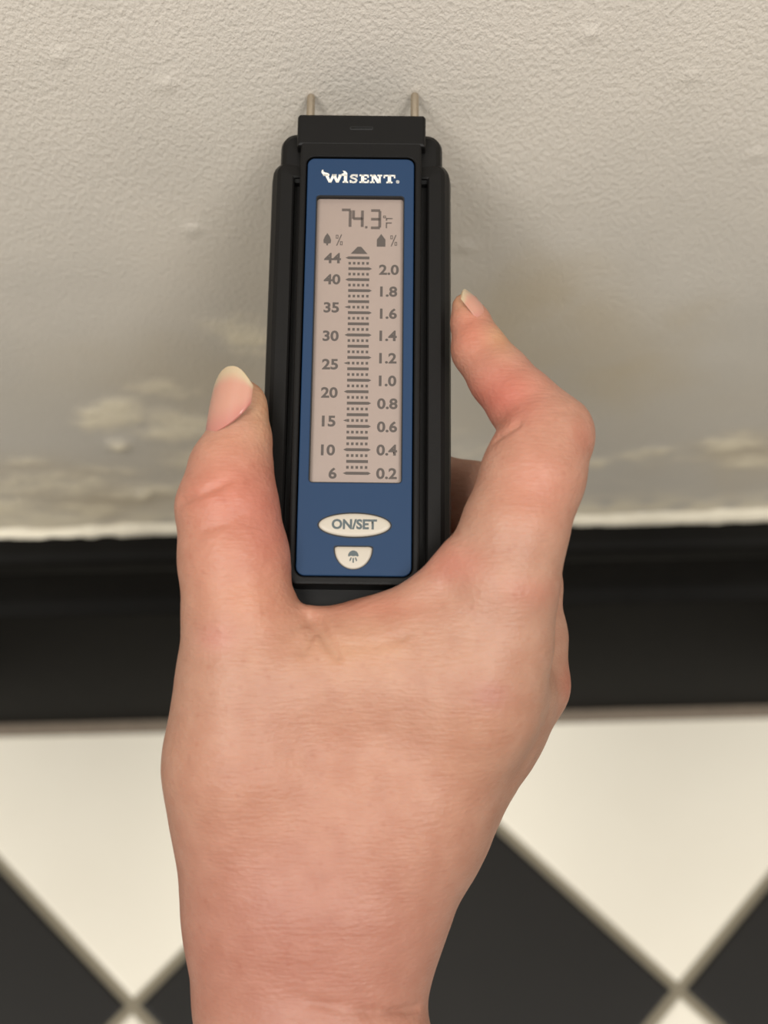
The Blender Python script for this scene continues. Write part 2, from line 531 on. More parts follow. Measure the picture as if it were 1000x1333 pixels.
LW = -1.66                                       # just above the display surface
for s, v in (('44', -25.1), ('40', -30.75), ('35', -38.15), ('30', -45.55), ('25', -52.85), ('20', -60.05), ('15', -67.25), ('10', -74.4)):
    text_mesh('scale_number', s, -6.55, v, 4.25, 2.75, LW, m_ink, display, .03, 1.1)
text_mesh('scale_number', '6', -5.35, -80.1, 1.9, 2.75, LW, m_ink, display, .03, 1.1)
for i in range(10):
    s = '%.1f' % (0.2*(i+1))
    text_mesh('scale_number', s, 7.24, -80.05+i*5.775, 5.1, 2.75, LW, m_ink, display, .03, 1.1)
kinds = {0: 'B', 4: 'B', 8: 'R', 9: 'L', 12: 'R', 14: 'L', 16: 'R', 19: 'L', 20: 'R', 24: 'B', 28: 'R', 29: 'L', 32: 'R', 34: 'L', 36: 'R', 38: 'L'}
BP = (80.06-24.96)/38
for i in range(39):
    v = -80.06 + BP*i
    c = 0.35 - 0.45*i/38
    k = kinds.get(i, '')
    if i % 2 == 0:
        l = c-2.55; r = c+2.55; h = .36
        pts = [(l, v-h)]
        pts += [(r, v-h)]
        if k in ('R', 'B'):
            pts += [(r+.65, v), ]
        pts += [(r, v+h), (l, v+h)]
        if k in ('L', 'B'):
            pts += [(l-.75, v)]
        poly('scale_bar', pts, LW, m_ink, display)
    else:
        pl_ = []
        for d in range(5):
            x = c-2.25+d*1.09
            pl_.append([(x-.3, v-.34), (x+.3, v-.34), (x+.3, v+.34), (x-.3, v+.34)])
        if k == 'L':
            pl_.append([(c-2.6, v-.3), (c-2.6, v+.3), (c-3.4, v)])
        polys('scale_dots', pl_, LW, m_ink, display)
poly('arrow_head', [(-2.15, -23.9), (1.95, -23.9), (.4, -22.0), (-.5, -22.0)], LW, m_ink, display)

# seven-segment temperature readout, slanted
def seg7(name, digits, u, v, wid, hgt, th, mat):
    A, B, Cc, D, E_, F_, G = range(7)
    table = {'7': (A, B, Cc), '4': (F_, G, B, Cc), '3': (A, B, G, Cc, D)}
    sl = 0.08
    def P_(x, y):
        return (u+x*wid+(y-.5)*hgt*sl*-1.0*0+0.0, v+(y-.5)*hgt)
    g = .07
    ends = {A: ((g, 1), (1-g, 1)), B: ((1, 1-g), (1, .5+g/2)), Cc: ((1, .5-g/2), (1, g)), D: ((1-g, 0), (g, 0)),
            E_: ((0, g), (0, .5-g/2)), F_: ((0, .5+g/2), (0, 1-g)), G: ((g, .5), (1-g, .5))}
    out = []
    for s in table[digits]:
        a, b = ends[s]
        out += stroke([P_(*a), P_(*b)], th)
    return polys(name, out, LW, mat, display)
seg7('digit', '7', -4.45, -14.4, 2.0, 4.7, .7, m_fade)
seg7('digit', '4', -1.65, -14.4, 2.2, 4.7, .7, m_fade)
poly('decimal_point', [(1.25, -17.0), (1.85, -17.0), (1.85, -16.4), (1.25, -16.4)], LW, m_fade, display)
seg7('digit', '3', 2.75, -14.5, 2.1, 4.7, .7, m_fade)
polys('unit_mark', stroke([(6.5, -16.8), (6.5, -15.5), (7.7, -15.5)], .32) + stroke([(6.5, -14.8), (6.5, -14.3), (7.9, -14.3)], .32)
      + stroke([(5.75, -13.6), (6.25, -13.6), (6.25, -14.1), (5.75, -14.1), (5.75, -13.6)], .2), LW, m_fade, display)
# tree and house pictograms with per-cent signs
poly('tree_mark', [(-8.15, -21.7), (-7.75, -21.7), (-7.75, -21.2), (-7.1, -21.1), (-7.0, -20.3), (-7.35, -19.3), (-7.75, -18.7), (-7.95, -18.4),
                   (-8.15, -18.7), (-8.55, -19.3), (-8.9, -20.3), (-8.8, -21.1), (-8.15, -21.2)], LW, m_ink, display)
poly('house_mark', [(4.2, -21.9), (6.3, -21.9), (6.3, -20.0), (5.25, -18.5), (4.2, -20.0)], LW, m_ink, display)
for cu in (-5.05, 8.3):
    st = stroke([(cu-.55, -21.7), (cu+.55, -18.8)], .26)
    for (du, dv) in ((-.5, -19.35), (.55, -21.1)):
        st += stroke([(cu+du-.22, dv-.42), (cu+du-.22, dv+.42), (cu+du+.22, dv+.42), (cu+du+.22, dv-.42), (cu+du-.22, dv-.42)], .18)
    polys('percent_sign', st, LW, m_fade, display)

# brand lettering in slab serif
def logo():
    out = []
    b, t = -5.55, -3.25
    hs = .42
    def serif(x, y, w):
        out.append([(x-w/2, y), (x+w/2, y), (x+w/2, y+hs), (x-w/2, y+hs)])
    # W with a horn on each side of the top
    xs_ = [-8.55, -7.55, -6.6, -5.75, -4.9]
    W_ = .95
    for a, c in ((0, 1), (2, 1), (2, 3), (4, 3)):
        xa, xc = xs_[a], xs_[c]
        top = t
        out.append([(xa-W_*.42, top), (xa+W_*.42, top), (xc+W_*.30, b), (xc-W_*.30, b)])
    serif(-8.5, t-hs, 1.5)
    serif(-6.55, t-hs, 1.1)
    serif(-4.95, t-hs, 1.0)
    out.append([(-9.2, t-.35), (-9.75, -2.75), (-9.62, -2.15), (-9.25, -2.0), (-9.35, -2.45), (-8.9, -2.75), (-8.1, -2.95), (-7.8, t), (-8.4, t-.35)])
    # I with the second horn
    x = -3.75
    out.append([(x-.38, b), (x+.38, b), (x+.38, t), (x-.38, t)])
    serif(x, b, 1.35)
    out.append([(x-.9, t-.4), (x+.45, t-.4), (x+.4, -2.85), (x-.1, -2.35), (x-.75, -2.2), (x-.45, -2.6), (x-.5, -2.95), (x-.95, -3.1)])
    # S
    x = -1.72
    sp_ = [(x+.78, t-.55), (x+.45, t-.22), (x, t-.18), (x-.45, t-.25), (x-.68, t-.6), (x-.45, t-.92), (x, t-1.08), (x+.45, t-1.25), (x+.7, t-1.6), (x+.48, t-2.0), (x, t-2.13), (x-.45, t-2.08), (x-.8, t-1.75)]
    out.extend(stroke(sp_, .46))
    out.append([(x+.6, t-.78), (x+.95, t-.78), (x+.95, t), (x+.7, t)])
    out.append([(x-.95, b), (x-.7, b), (x-.6, b+.78), (x-.95, b+.78)])
    # E
    x = .15
    out.append([(x-.05, b), (x+.72, b), (x+.72, t), (x-.05, t)])
    out.append([(x-.45, t-hs), (x+1.85, t-hs), (x+1.85, t), (x-.45, t)])
    out.append([(x-.45, b), (x+1.9, b), (x+1.9, b+hs), (x-.45, b+hs)])
    out.append([(x+.6, b+.95), (x+1.3, b+.95), (x+1.3, b+1.35), (x+.6, b+1.35)])
    out.append([(x+1.5, t-.85), (x+1.85, t-.85), (x+1.85, t), (x+1.5, t)])
    out.append([(x+1.5, b), (x+1.9, b), (x+1.9, b+.85), (x+1.55, b+.85)])
    # N
    x = 2.6
    out.append([(x+.1, b), (x+.55, b), (x+.55, t), (x+.1, t)])
    out.append([(x+1.85, b), (x+2.35, b), (x+2.35, t), (x+1.85, t)])
    out.append([(x, t), (x+1.0, t), (x+2.35, b), (x+1.5, b)])
    serif(x+.3, b, 1.1); serif(x+.3, t-hs, 1.1); serif(x+2.1, t-hs, 1.15)
    # T
    x = 7.1
    out.append([(x-.4, b), (x+.4, b), (x+.4, t), (x-.4, t)])
    out.append([(x-1.45, t-hs), (x+1.45, t-hs), (x+1.45, t), (x-1.45, t)])
    out.append([(x-1.45, t-.9), (x-1.1, t-.9), (x-1.1, t), (x-1.45, t)])
    out.append([(x+1.1, t-.9), (x+1.45, t-.9), (x+1.45, t), (x+1.1, t)])
    serif(x, b, 1.5)
    # registered mark
    cx_, cy_ = 9.15, -5.15
    out.extend(stroke([(cx_+.36*math.cos(a*PI/5), cy_+.36*math.sin(a*PI/5)) for a in range(11)], .12))
    out.extend(stroke([(cx_-.1, cy_-.18), (cx_-.1, cy_+.18), (cx_+.12, cy_+.08), (cx_-.02, cy_), (cx_+.14, cy_-.18)], .08))
    return polys('logo_lettering', out, .03, m_white, panel, t=.035)
tag(logo(), 'white slab-serif lettering')

# oval button with legend, and half-moon lamp button
def oval(i, w, n=48, cu=0.05, cv=-93.1, a=8.25, b=2.75):
    return ([(cu+(a-i)*math.cos(2*PI*k/n), cv+(b-i)*math.sin(2*PI*k/n)) for k in range(n)], w)
b1 = loft('button', [oval(0, -.4), oval(0, .1), oval(.12, .3), oval(.5, .45), oval(1.2, .52)], m_btn, meter, smooth=50)
loft('button_gap', [oval(-.32, -.3), oval(-.32, .02), oval(.0, .03), oval(.0, -.3)], m_gap, b1, closed=True)
text_mesh('button_legend', 'ON/SET', 0.0, -93.0, 10.4, 2.45, .55, m_btxt, b1, .04)
def moon(i, w):
    cu, cv, a, b = -.12, -98.75, 4.25-i, 4.75-i
    pts = [(cu+a*math.cos(PI+PI*k/24), cv-i*.6+b*math.sin(PI+PI*k/24)) for k in range(25)]
    pts += [(cu+a*.97, cv-i+.32*(1 if i < .3 else .3)), (cu+a*.85, cv-i+.5*(1 if i < .3 else .5)), (cu-a*.85, cv-i+.5*(1 if i < .3 else .5)), (cu-a*.97, cv-i+.32*(1 if i < .3 else .3))]
    return (pts, w)
b2 = loft('button', [moon(0, -.4), moon(0, .1), moon(.12, .3), moon(.45, .45), moon(.9, .5)], m_btn, meter, smooth=50)
loft('button_gap', [moon(-.3, -.3), moon(-.3, .02), moon(0, .03), moon(0, -.3)], m_gap, b2, closed=True)
lc, lv = -.1, -100.5
dome = [(lc+1.22*math.cos(PI*k/12), lv+1.3*math.sin(PI*k/12)) for k in range(13)]
dome += [(lc-1.0, lv-.15), (lc-.5, lv+.05), (lc, lv-.1), (lc+.5, lv+.05), (lc+1.0, lv-.15)]
polys('lamp_symbol', [dome] + stroke([(lc-.5, lv-.45), (lc-.75, lv-1.1)], .3) + stroke([(lc, lv-.55), (lc, lv-1.5)], .32) + stroke([(lc+.5, lv-.45), (lc+.75, lv-1.1)], .3), .53, m_btxt, b2)

# two measuring pins that reach into the plaster
def pin(u, v_end):
    n = 16; prof = [(13.0, 1.5), (13.9, 1.5), (13.95, 1.08), (v_end-1.0, 1.08), (v_end-.6, 1.0), (v_end-.25, .78), (v_end-.02, .42), (v_end+.06, .05)]
    rings = []
    verts = []; faces = []
    for v, r in prof:
        verts += [(u+r*math.cos(2*PI*k/n), v, -5.4+r*math.sin(2*PI*k/n)) for k in range(n)]
    for k in range(len(prof)-1):
        for i in range(n):
            j = (i+1) % n
            faces.append([k*n+i, k*n+j, (k+1)*n+j, (k+1)*n+i])
    faces.append(list(range(n))); faces.append([(len(prof)-1)*n+i for i in range(n)])
    tag(link_mesh('pin', verts, faces, m_pin, meter, 40), 'bright steel measuring pin')
pin(-13.2, 22.5)
pin(13.3, 23.2)

# ------------------------------------------------------------------ hand
# modelled as a smooth blended volume, coordinates in millimetres: x right, y up the hand, depth away
#HAND_BEGIN
def hp(px, py, d):
    return np.array([(px-500.0)/FPX*d, (666.5-py)/FPX*d, d])

class Field:
    def __init__(s, lo, hi, h):
        s.lo = np.array(lo, float); s.h = h
        s.n = np.ceil((np.array(hi)-s.lo)/h).astype(int)+1
        s.ax = [s.lo[i]+h*np.arange(s.n[i]) for i in range(3)]
        s.f = np.full(s.n, 20.0, np.float32)
    def box(s, lo, hi):
        i0 = np.clip(np.floor((lo-s.lo)/s.h).astype(int), 0, s.n-1)
        i1 = np.clip(np.ceil((hi-s.lo)/s.h).astype(int)+1, 1, s.n)
        sl = tuple(slice(a, b) for a, b in zip(i0, i1))
        g = np.meshgrid(*[s.ax[k][sl[k]].astype(np.float32) for k in range(3)], indexing='ij', sparse=True)
        return sl, g
    def cone(s, a, b, k, sq=1.0):
        """a, b = (px, py, depth, radius px): tapered capsule, blended in with radius k"""
        A = hp(*a[:3]); B = hp(*b[:3]); ra = a[3]/FPX*a[2]; rb = b[3]/FPX*b[2]
        m = max(ra, rb)+9.0
        sl, (x, y, z) = s.box(np.minimum(A, B)-m, np.maximum(A, B)+m)
        ba = B-A; ba2 = ba.copy(); ba2[2] /= sq
        L = max(float(ba2@ba2), 1e-6)
        px, py, pz = x-A[0], y-A[1], (z-A[2])/sq
        t = np.clip((px*ba2[0]+py*ba2[1]+pz*ba2[2])/L, 0, 1)
        d = np.sqrt((px-t*ba2[0])**2+(py-t*ba2[1])**2+(pz-t*ba2[2])**2) - (ra+(rb-ra)*t)
        s.merge(sl, d, k)
    def merge(s, sl, d, k):
        f = s.f[sl]
        if k > 0:
            h = np.clip(k-np.abs(f-d), 0, None)/k
            s.f[sl] = np.minimum(f, d)-h*h*k*0.25
        else:
            s.f[sl] = np.minimum(f, d)
    def chain(s, pts, k, sq=1.0):
        for a, b in zip(pts[:-1], pts[1:]):
            s.cone(a, b, k, sq)
    def groove(s, pts, rad, depth_k=0.6):
        """shallow crease: subtract a thin tube"""
        for a, b in zip(pts[:-1], pts[1:]):
            A = np.array(a, float); B = np.array(b, float); m = rad+3
            sl, (x, y, z) = s.box(np.minimum(A, B)-m, np.maximum(A, B)+m)
            ba = B-A; L = float(ba@ba)
            t = np.clip(((x-A[0])*ba[0]+(y-A[1])*ba[1]+(z-A[2])*ba[2])/L, 0, 1)
            d = rad-np.sqrt((x-A[0]-t*ba[0])**2+(y-A[1]-t*ba[1])**2+(z-A[2]-t*ba[2])**2)
            f = s.f[sl]; k = depth_k
            h = np.clip(k-np.abs(f-d), 0, None)/k
            s.f[sl] = np.maximum(f, d)+h*h*k*0.25
    def surface_depth(s, px, py):
        """first depth where a sight line enters the volume"""
        ds = np.arange(s.ax[2][0], s.ax[2][-1], 0.25)
        P_ = np.stack([(px-500)/FPX*ds, (666.5-py)/FPX*ds, ds], -1)
        i = np.round((P_-s.lo)/s.h).astype(int)
        ok = np.all((i >= 0) & (i < s.n), 1)
        i = np.clip(i, 0, s.n-1)
        v = np.where(ok, s.f[i[:, 0], i[:, 1], i[:, 2]], 9)
        w = np.where(v < 0)[0]
        return float(ds[w[0]]) if len(w) else None

def build_field(h=0.8):
    lo = np.minimum(hp(190, 2150, 300), hp(190, 360, 395)); hi = np.maximum(hp(800, 360, 395), hp(800, 360, 300))
    F = Field((lo[0]-6, hp(0, 2000, 290)[1], 270), (hi[0]+2, hp(0, 362, 395)[1], 398), h)
    # forearm and wrist
    F.chain([(440, 2150, 300, 195), (432, 1600, 313, 162), (420, 1400, 322, 146), (412, 1345, 324, 141)], 5, .78)
    F.chain([(391, 1290, 326, 142), (404, 1180, 327, 162), (425, 1080, 329, 160)], 6, .72)
    F.cone((330, 1060, 326, 108), (324, 985, 325, 104), 8, .95)           # base of the thumb
    F.cone((430, 1060, 330, 155), (490, 930, 329, 150), 10, .68)
    # metacarpals under the back of the hand
    F.chain([(455, 1230, 328, 95), (526, 1060, 326, 93), (610, 905, 322, 86), (642, 830, 320, 74)], 10)
    F.chain([(448, 1230, 338, 86), (532, 1070, 340, 80), (632, 948, 343, 64), (685, 890, 346, 52)], 10)
    F.cone((540, 1070, 333, 80), (654, 905, 334, 62), 8)
    F.chain([(440, 1240, 356, 85), (520, 1085, 363, 80), (610, 970, 366, 58)], 8)
    F.chain([(420, 1230, 364, 78), (490, 1090, 373, 74), (570, 1000, 378, 52)], 8)
    # thumb
    F.chain([(326, 990, 325, 104), (318, 890, 323, 78), (312, 800, 322, 72)], 8)
    F.chain([(312, 800, 322, 72), (305, 730, 323, 70), (296, 660, 325, 66)], 3)
    F.chain([(296, 660, 325, 66), (301, 610, 327, 54), (312, 570, 329, 41), (319, 535, 331, 28), (323, 520, 332, 22)], 2)
    F.cone((316, 535, 332, 28), (307, 510, 334, 23), 2)
    # web between thumb and index
    F.cone((350, 895, 321, 76), (590, 860, 320, 86), 8, .85)
    F.cone((440, 866, 320, 56), (580, 812, 319, 66), 6, .8)
    F.chain([(404, 808, 320, 17), (450, 814, 319, 18), (500, 799, 318, 19), (548, 778, 317, 24), (603, 737, 317, 40)], 2.6)
    # index finger
    F.chain([(642, 830, 320, 74), (654, 760, 318, 70), (670, 690, 319, 66), (694, 620, 322, 64), (708, 575, 325, 62)], 4)
    F.chain([(718, 566, 326, 57), (681, 526, 330, 46), (651, 491, 334, 41), (624, 455, 338, 36), (613, 420, 341, 26), (607, 400, 342, 19)], 1.4)
    # middle, ring and little finger wrap round behind the meter
    F.chain([(686, 890, 346, 53), (691, 830, 350, 44), (686, 760, 355, 42), (666, 668, 362, 43)], 4)
    F.chain([(666, 668, 363, 45), (616, 650, 366, 49), (560, 628, 367, 39), (500, 620, 365, 35)], 1.5)
    F.chain([(610, 970, 366, 58), (660, 880, 370, 46), (655, 800, 376, 43), (640, 740, 380, 42)], 3)
    F.chain([(640, 738, 380, 41), (590, 720, 374, 39), (540, 712, 366, 37), (490, 706, 361, 33)], 1.5)
    F.chain([(570, 1000, 378, 52), (622, 930, 382, 40), (622, 860, 384, 37), (606, 812, 383, 36)], 3)
    F.chain([(606, 812, 383, 36), (560, 795, 372, 34), (515, 786, 363, 32), (470, 780, 358, 29)], 1.5)
    return F

def cut_meter(F):
    """skin is pressed flat where it touches the meter"""
    cc, cr, cu, cf = CC, CR, CU, CF
    O = (DO-cc)*1000
    O = np.array([O@cr, O@cu, O@cf])
    ex, ev, ez = (np.array([a@cr, a@cu, a@cf]) for a in (DX, DV, DZ))
    x, y, z = np.meshgrid(*[a.astype(np.float32) for a in F.ax], indexing='ij', sparse=True)
    qx, qy, qz = x-np.float32(O[0]), y-np.float32(O[1]), z-np.float32(O[2])
    U_ = qx*ex[0]+qy*ex[1]+qz*ex[2]
    V_ = qx*ev[0]+qy*ev[1]+qz*ev[2]
    W_ = qx*ez[0]+qy*ez[1]+qz*ez[2]
    def rbox(u, v, w, hu, hv, hw, r):
        a = np.abs(u)-hu+r; b = np.abs(v)-hv+r; c = np.abs(w)-hw+r
        return np.sqrt(np.maximum(a, 0)**2+np.maximum(b, 0)**2+np.maximum(c, 0)**2)+np.minimum(np.maximum(np.maximum(a, b), c), 0)-r
    d = rbox(U_, V_+57.35, W_+11.2, 22.75, 60.8, 8.9, 4.0)
    d = np.minimum(d, rbox(U_, V_+51.6, W_+6, 15.1, 55.8, 6.5, .6))
    k = 1.0
    f = F.f; d = -(d-0.12)
    h_ = np.clip(k-np.abs(f-d), 0, None)/k
    F.f = (np.maximum(f, d)+h_*h_*k*0.25).astype(np.float32)

def surface_nets(F):
    f = F.f; n = f.shape
    s = f < 0
    c = np.zeros(tuple(k-1 for k in n), np.int8)
    for i in (0, 1):
        for j in (0, 1):
            for k in (0, 1):
                c += s[i:n[0]-1+i, j:n[1]-1+j, k:n[2]-1+k]
    act = (c > 0) & (c < 8)
    ids = np.full(act.shape, -1, np.int64)
    I = np.argwhere(act)
    ids[act] = np.arange(len(I))
    acc = np.zeros((len(I), 3)); cnt = np.zeros(len(I))
    corners = [(i, j, k) for i in (0, 1) for j in (0, 1) for k in (0, 1)]
    val = {cn: f[I[:, 0]+cn[0], I[:, 1]+cn[1], I[:, 2]+cn[2]].astype(float) for cn in corners}
    for a in corners:
        for ax in range(3):
            if a[ax] == 0:
                b = list(a); b[ax] = 1; b = tuple(b)
                va, vb = val[a], val[b]
                cr = (va < 0) != (vb < 0)
                t = np.where(cr, va/np.where(va-vb == 0, 1, va-vb), 0)
                p = np.tile(np.array(a, float), (len(I), 1)); p[:, ax] += t
                acc[cr] += p[cr]; cnt[cr] += 1
    V = F.lo + F.h*(I + acc/cnt[:, None])
    quads = []
    for ax in range(3):
        o1, o2 = (ax+1) % 3, (ax+2) % 3
        sl0 = [slice(None)]*3; sl1 = [slice(None)]*3
        sl0[ax] = slice(0, n[ax]-1); sl1[ax] = slice(1, n[ax])
        s0, s1 = s[tuple(sl0)], s[tuple(sl1)]
        E = np.argwhere(s0 != s1)
        ok = np.ones(len(E), bool)
        for o in (o1, o2):
            ok &= (E[:, o] > 0) & (E[:, o] < n[o]-1)
        E = E[ok]
        flip = s0[E[:, 0], E[:, 1], E[:, 2]]
        q = []
        for d1, d2 in ((-1, -1), (0, -1), (0, 0), (-1, 0)):
            e = E.copy(); e[:, o1] += d1; e[:, o2] += d2
            q.append(ids[e[:, 0], e[:, 1], e[:, 2]])
        q = np.stack(q, 1)
        q[~flip] = q[~flip][:, ::-1]
        quads.append(q)
    Q = np.concatenate(quads)
    return V, Q

def relax(V, Q, it=2, lam=0.5):
    for _ in range(it):
        acc = np.zeros_like(V); cnt = np.zeros(len(V))
        for a, b in ((0, 1), (1, 2), (2, 3), (3, 0)):
            for i, j in ((a, b), (b, a)):
                np.add.at(acc, Q[:, i], V[Q[:, j]]); np.add.at(cnt, Q[:, i], 1)
        V = V + lam*(acc/np.maximum(cnt, 1)[:, None]-V)
    return V
#HAND_END

def skin_material():
    m, nt, b = new_mat('skin')
    at = node(nt, 'ShaderNodeAttribute', attribute_name='tone')
    tc = node(nt, 'ShaderNodeTexCoord')
    n1 = node(nt, 'ShaderNodeTexNoise', Scale=170.0, Detail=4.0)
    nt.links.new(tc.outputs['Object'], n1.inputs['Vector'])
    r1 = node(nt, 'ShaderNodeValToRGB')
    r1.color_ramp.elements[0].position = .35; r1.color_ramp.elements[0].color = (.90, .80, .76, 1)
    r1.color_ramp.elements[1].position = .65; r1.color_ramp.elements[1].color = (1.06, 1.08, 1.08, 1)
    nt.links.new(n1.outputs['Fac'], r1.inputs['Fac'])
    mu = node(nt, 'ShaderNodeMix', data_type='RGBA', blend_type='MULTIPLY')
    mu.inputs['Factor'].default_value = .55
    nt.links.new(at.outputs['Color'], mu.inputs[6])
    nt.links.new(r1.outputs['Color'], mu.inputs[7])
    # small freckles / pores
    n2 = node(nt, 'ShaderNodeTexVoronoi', Scale=260.0)
    nt.links.new(tc.outputs['Object'], n2.inputs['Vector'])
    r2 = node(nt, 'ShaderNodeValToRGB')
    r2.color_ramp.elements[0].position = .05; r2.color_ramp.elements[0].color = (.86, .72, .68, 1)
    r2.color_ramp.elements[1].position = .22; r2.color_ramp.elements[1].color = (1, 1, 1, 1)
    nt.links.new(n2.outputs['Distance'], r2.inputs['Fac'])
    m2 = node(nt, 'ShaderNodeMix', data_type='RGBA', blend_type='MULTIPLY')
    m2.inputs['Factor'].default_value = .45
    nt.links.new(mu.outputs[2], m2.inputs[6])
    nt.links.new(r2.outputs['Color'], m2.inputs[7])
    nt.links.new(m2.outputs[2], b.inputs['Base Color'])
    b.inputs['Roughness'].default_value = .48
    b.inputs['Specular IOR Level'].default_value = .4
    b.inputs['Subsurface Weight'].default_value = .25
    b.inputs['Subsurface Radius'].default_value = (1.0, .35, .2)
    b.inputs['Subsurface Scale'].default_value = .0025
    # fine skin lines run across the hand
    mp = node(nt, 'ShaderNodeMapping')
    mp.inputs['Scale'].default_value = (260, 1300, 700)
    mp.inputs['Rotation'].default_value = (0, 0, math.radians(8))
    nt.links.new(tc.outputs['Object'], mp.inputs['Vector'])
    n3 = node(nt, 'ShaderNodeTexNoise', Scale=1.0, Detail=3.0)
    nt.links.new(mp.outputs['Vector'], n3.inputs['Vector'])
    n4 = node(nt, 'ShaderNodeTexVoronoi', Scale=900.0)
    nt.links.new(tc.outputs['Object'], n4.inputs['Vector'])
    ad = node(nt, 'ShaderNodeMath', operation='MULTIPLY_ADD')
    ad.inputs[1].default_value = .35
    nt.links.new(n4.outputs['Distance'], ad.inputs[0])
    nt.links.new(n3.outputs['Fac'], ad.inputs[2])
    bp = node(nt, 'ShaderNodeBump', Strength=.5, Distance=.0004)
    nt.links.new(ad.outputs[0], bp.inputs['Height'])
    nt.links.new(bp.outputs['Normal'], b.inputs['Normal'])
    return m

def build_hand():
    F = build_field()
    cut_meter(F)
    # creases laid on the skin surface (image-plane position, found depth)
    def crease(pts, rad, lift=.35):
        q = []
        for (px, py) in pts:
            d = F.surface_depth(px, py)
            if d is None:
                continue
            q.append(hp(px, py, d-(rad-lift)))
        if len(q) > 1:
            F.groove(q, rad)
    crease([(402, 800), (412, 816), (430, 832), (455, 840), (488, 838), (524, 828)], 1.3, .5)
    crease([(410, 806), (404, 826), (392, 850)], 1.1, .5)
    crease([(414, 808), (424, 832), (440, 856)], 1.1, .45)
    crease([(404, 806), (388, 815), (372, 828)], 1.0, .4)
    crease([(232, 655), (258, 644), (285, 632), (302, 622)], .9, .45)
    crease([(262, 690), (300, 678), (320, 664)], .9, .32)
    crease([(645, 572), (660, 560), (674, 552)], 1.0, .5)
    crease([(400, 1306), (450, 1316), (500, 1318), (545, 1312)], .9, .3)
    crease([(380, 1298), (430, 1308), (470, 1310)], .8, .2)
    crease([(722, 536), (745, 533), (762, 540)], .6, .2)
    V, Q = surface_nets(F)
    V = relax(V, Q, 2, .5)
    # pixel-plane coordinates of every vertex, for the skin tone
    px = 500+FPX*V[:, 0]/V[:, 2]; py = 666.5-FPX*V[:, 1]/V[:, 2]
    base = np.array(lin(206, 158, 134)[:3])
    tone = np.tile(base, (len(V), 1))
    def blot(cx, cy, rx, ry, col, s):
        w = s*np.exp(-((px-cx)/rx)**2-((py-cy)/ry)**2)[:, None]
        tone[:] = tone*(1-w)+np.array(lin(*col)[:3])*w
    blot(420, 1050, 170, 150, (212, 150, 124), .6)
    blot(330, 1200, 120, 160, (208, 150, 130), .6)
    blot(620, 940, 90, 90, (198, 142, 114), .5)
    blot(400, 1260, 330, 190, (190, 126, 108), .75)
    blot(440, 1020, 200, 90, (203, 146, 118), .5)
    blot(300, 730, 85, 80, (216, 146, 122), .7)
    blot(300, 640, 75, 60, (220, 138, 116), .85)
    blot(350, 700, 35, 90, (216, 132, 116), .6)
    blot(330, 780, 60, 60, (222, 160, 128), .5)
    blot(345, 525, 22, 55, (226, 176, 138), .8)
    blot(300, 575, 40, 22, (224, 158, 130), .5)
    blot(655, 515, 60, 48, (218, 128, 110), .9)
    blot(612, 430, 30, 45, (222, 140, 116), .8)
    blot(655, 436, 20, 20, (228, 172, 128), .7)
    blot(600, 386, 16, 16, (226, 176, 136), .7)
    blot(700, 630, 60, 60, (222, 144, 120), .6)
    blot(760, 570, 22, 30, (214, 136, 114), .5)
    blot(590, 735, 45, 30, (214, 132, 114), .6)
    blot(480, 790, 80, 22, (214, 136, 112), .6)
    blot(470, 850, 90, 40, (220, 166, 130), .5)
    blot(640, 905, 26, 18, (190, 122, 112), .5)
    blot(690, 770, 40, 20, (212, 132, 112), .4)
    blot(742, 890, 14, 30, (206, 122, 100), .6)
    blot(280, 830, 25, 20, (210, 136, 124), .5)
    tone *= np.array([.635, .635, .625])
    P3 = CC + (V[:, :1]*CR + V[:, 1:2]*CU + V[:, 2:3]*CF)*.001
    org = CC + (hp(420, 1300, 325)@np.stack([CR, CU, CF]))*.001
    # local frame of the hand: x across, y along the forearm, z towards the viewer
    loc_ = np.stack([(P3-org)@CR, (P3-org)@CU, -(P3-org)@CF], 1)
    me = bpy.data.meshes.new('person')
    me.from_pydata(loc_.tolist(), [], Q.tolist())
    me.materials.append(skin_material())
    me.polygons.foreach_set('use_smooth', [True]*len(me.polygons))
    at = me.color_attributes.new('tone', 'FLOAT_COLOR', 'POINT')
    at.data.foreach_set('color', np.concatenate([tone, np.ones((len(V), 1))], 1).astype(np.float32).ravel())
    o = bpy.data.objects.new('person', me)
    COL.objects.link(o)
    o.matrix_world = Matrix(((CR[0], CU[0], -CF[0], org[0]), (CR[1], CU[1], -CF[1], org[1]), (CR[2], CU[2], -CF[2], org[2]), (0, 0, 0, 1)))
    tag(o, 'bare right hand and forearm gripping the black moisture meter, index finger bent', 'person')
    return o, org, F

hand, HORG, HF = build_hand()
def to_hand(c):
    """camera-plane millimetres -> hand local metres"""
    P = CC + (c[0]*CR+c[1]*CU+c[2]*CF)*.001 - HORG
    return np.array([P@CR, P@CU, -(P@CF)])

def nail_material():
    m, nt, b = new_mat('nail')
    at = node(nt, 'ShaderNodeAttribute', attribute_name='tone')
    nz = node(nt, 'ShaderNodeTexNoise', Scale=300.0, Detail=2.0)
    mx = node(nt, 'ShaderNodeMix', data_type='RGBA', blend_type='MULTIPLY')
    mx.inputs['Factor'].default_value = .15
    nt.links.new(at.outputs['Color'], mx.inputs[6])
    nt.links.new(nz.outputs['Color'], mx.inputs[7])
    nt.links.new(mx.outputs[2], b.inputs['Base Color'])
    b.inputs['Roughness'].default_value = .28
    b.inputs['Subsurface Weight'].default_value = .15
    b.inputs['Subsurface Scale'].default_value = .001
    return m
m_nail = nail_material()

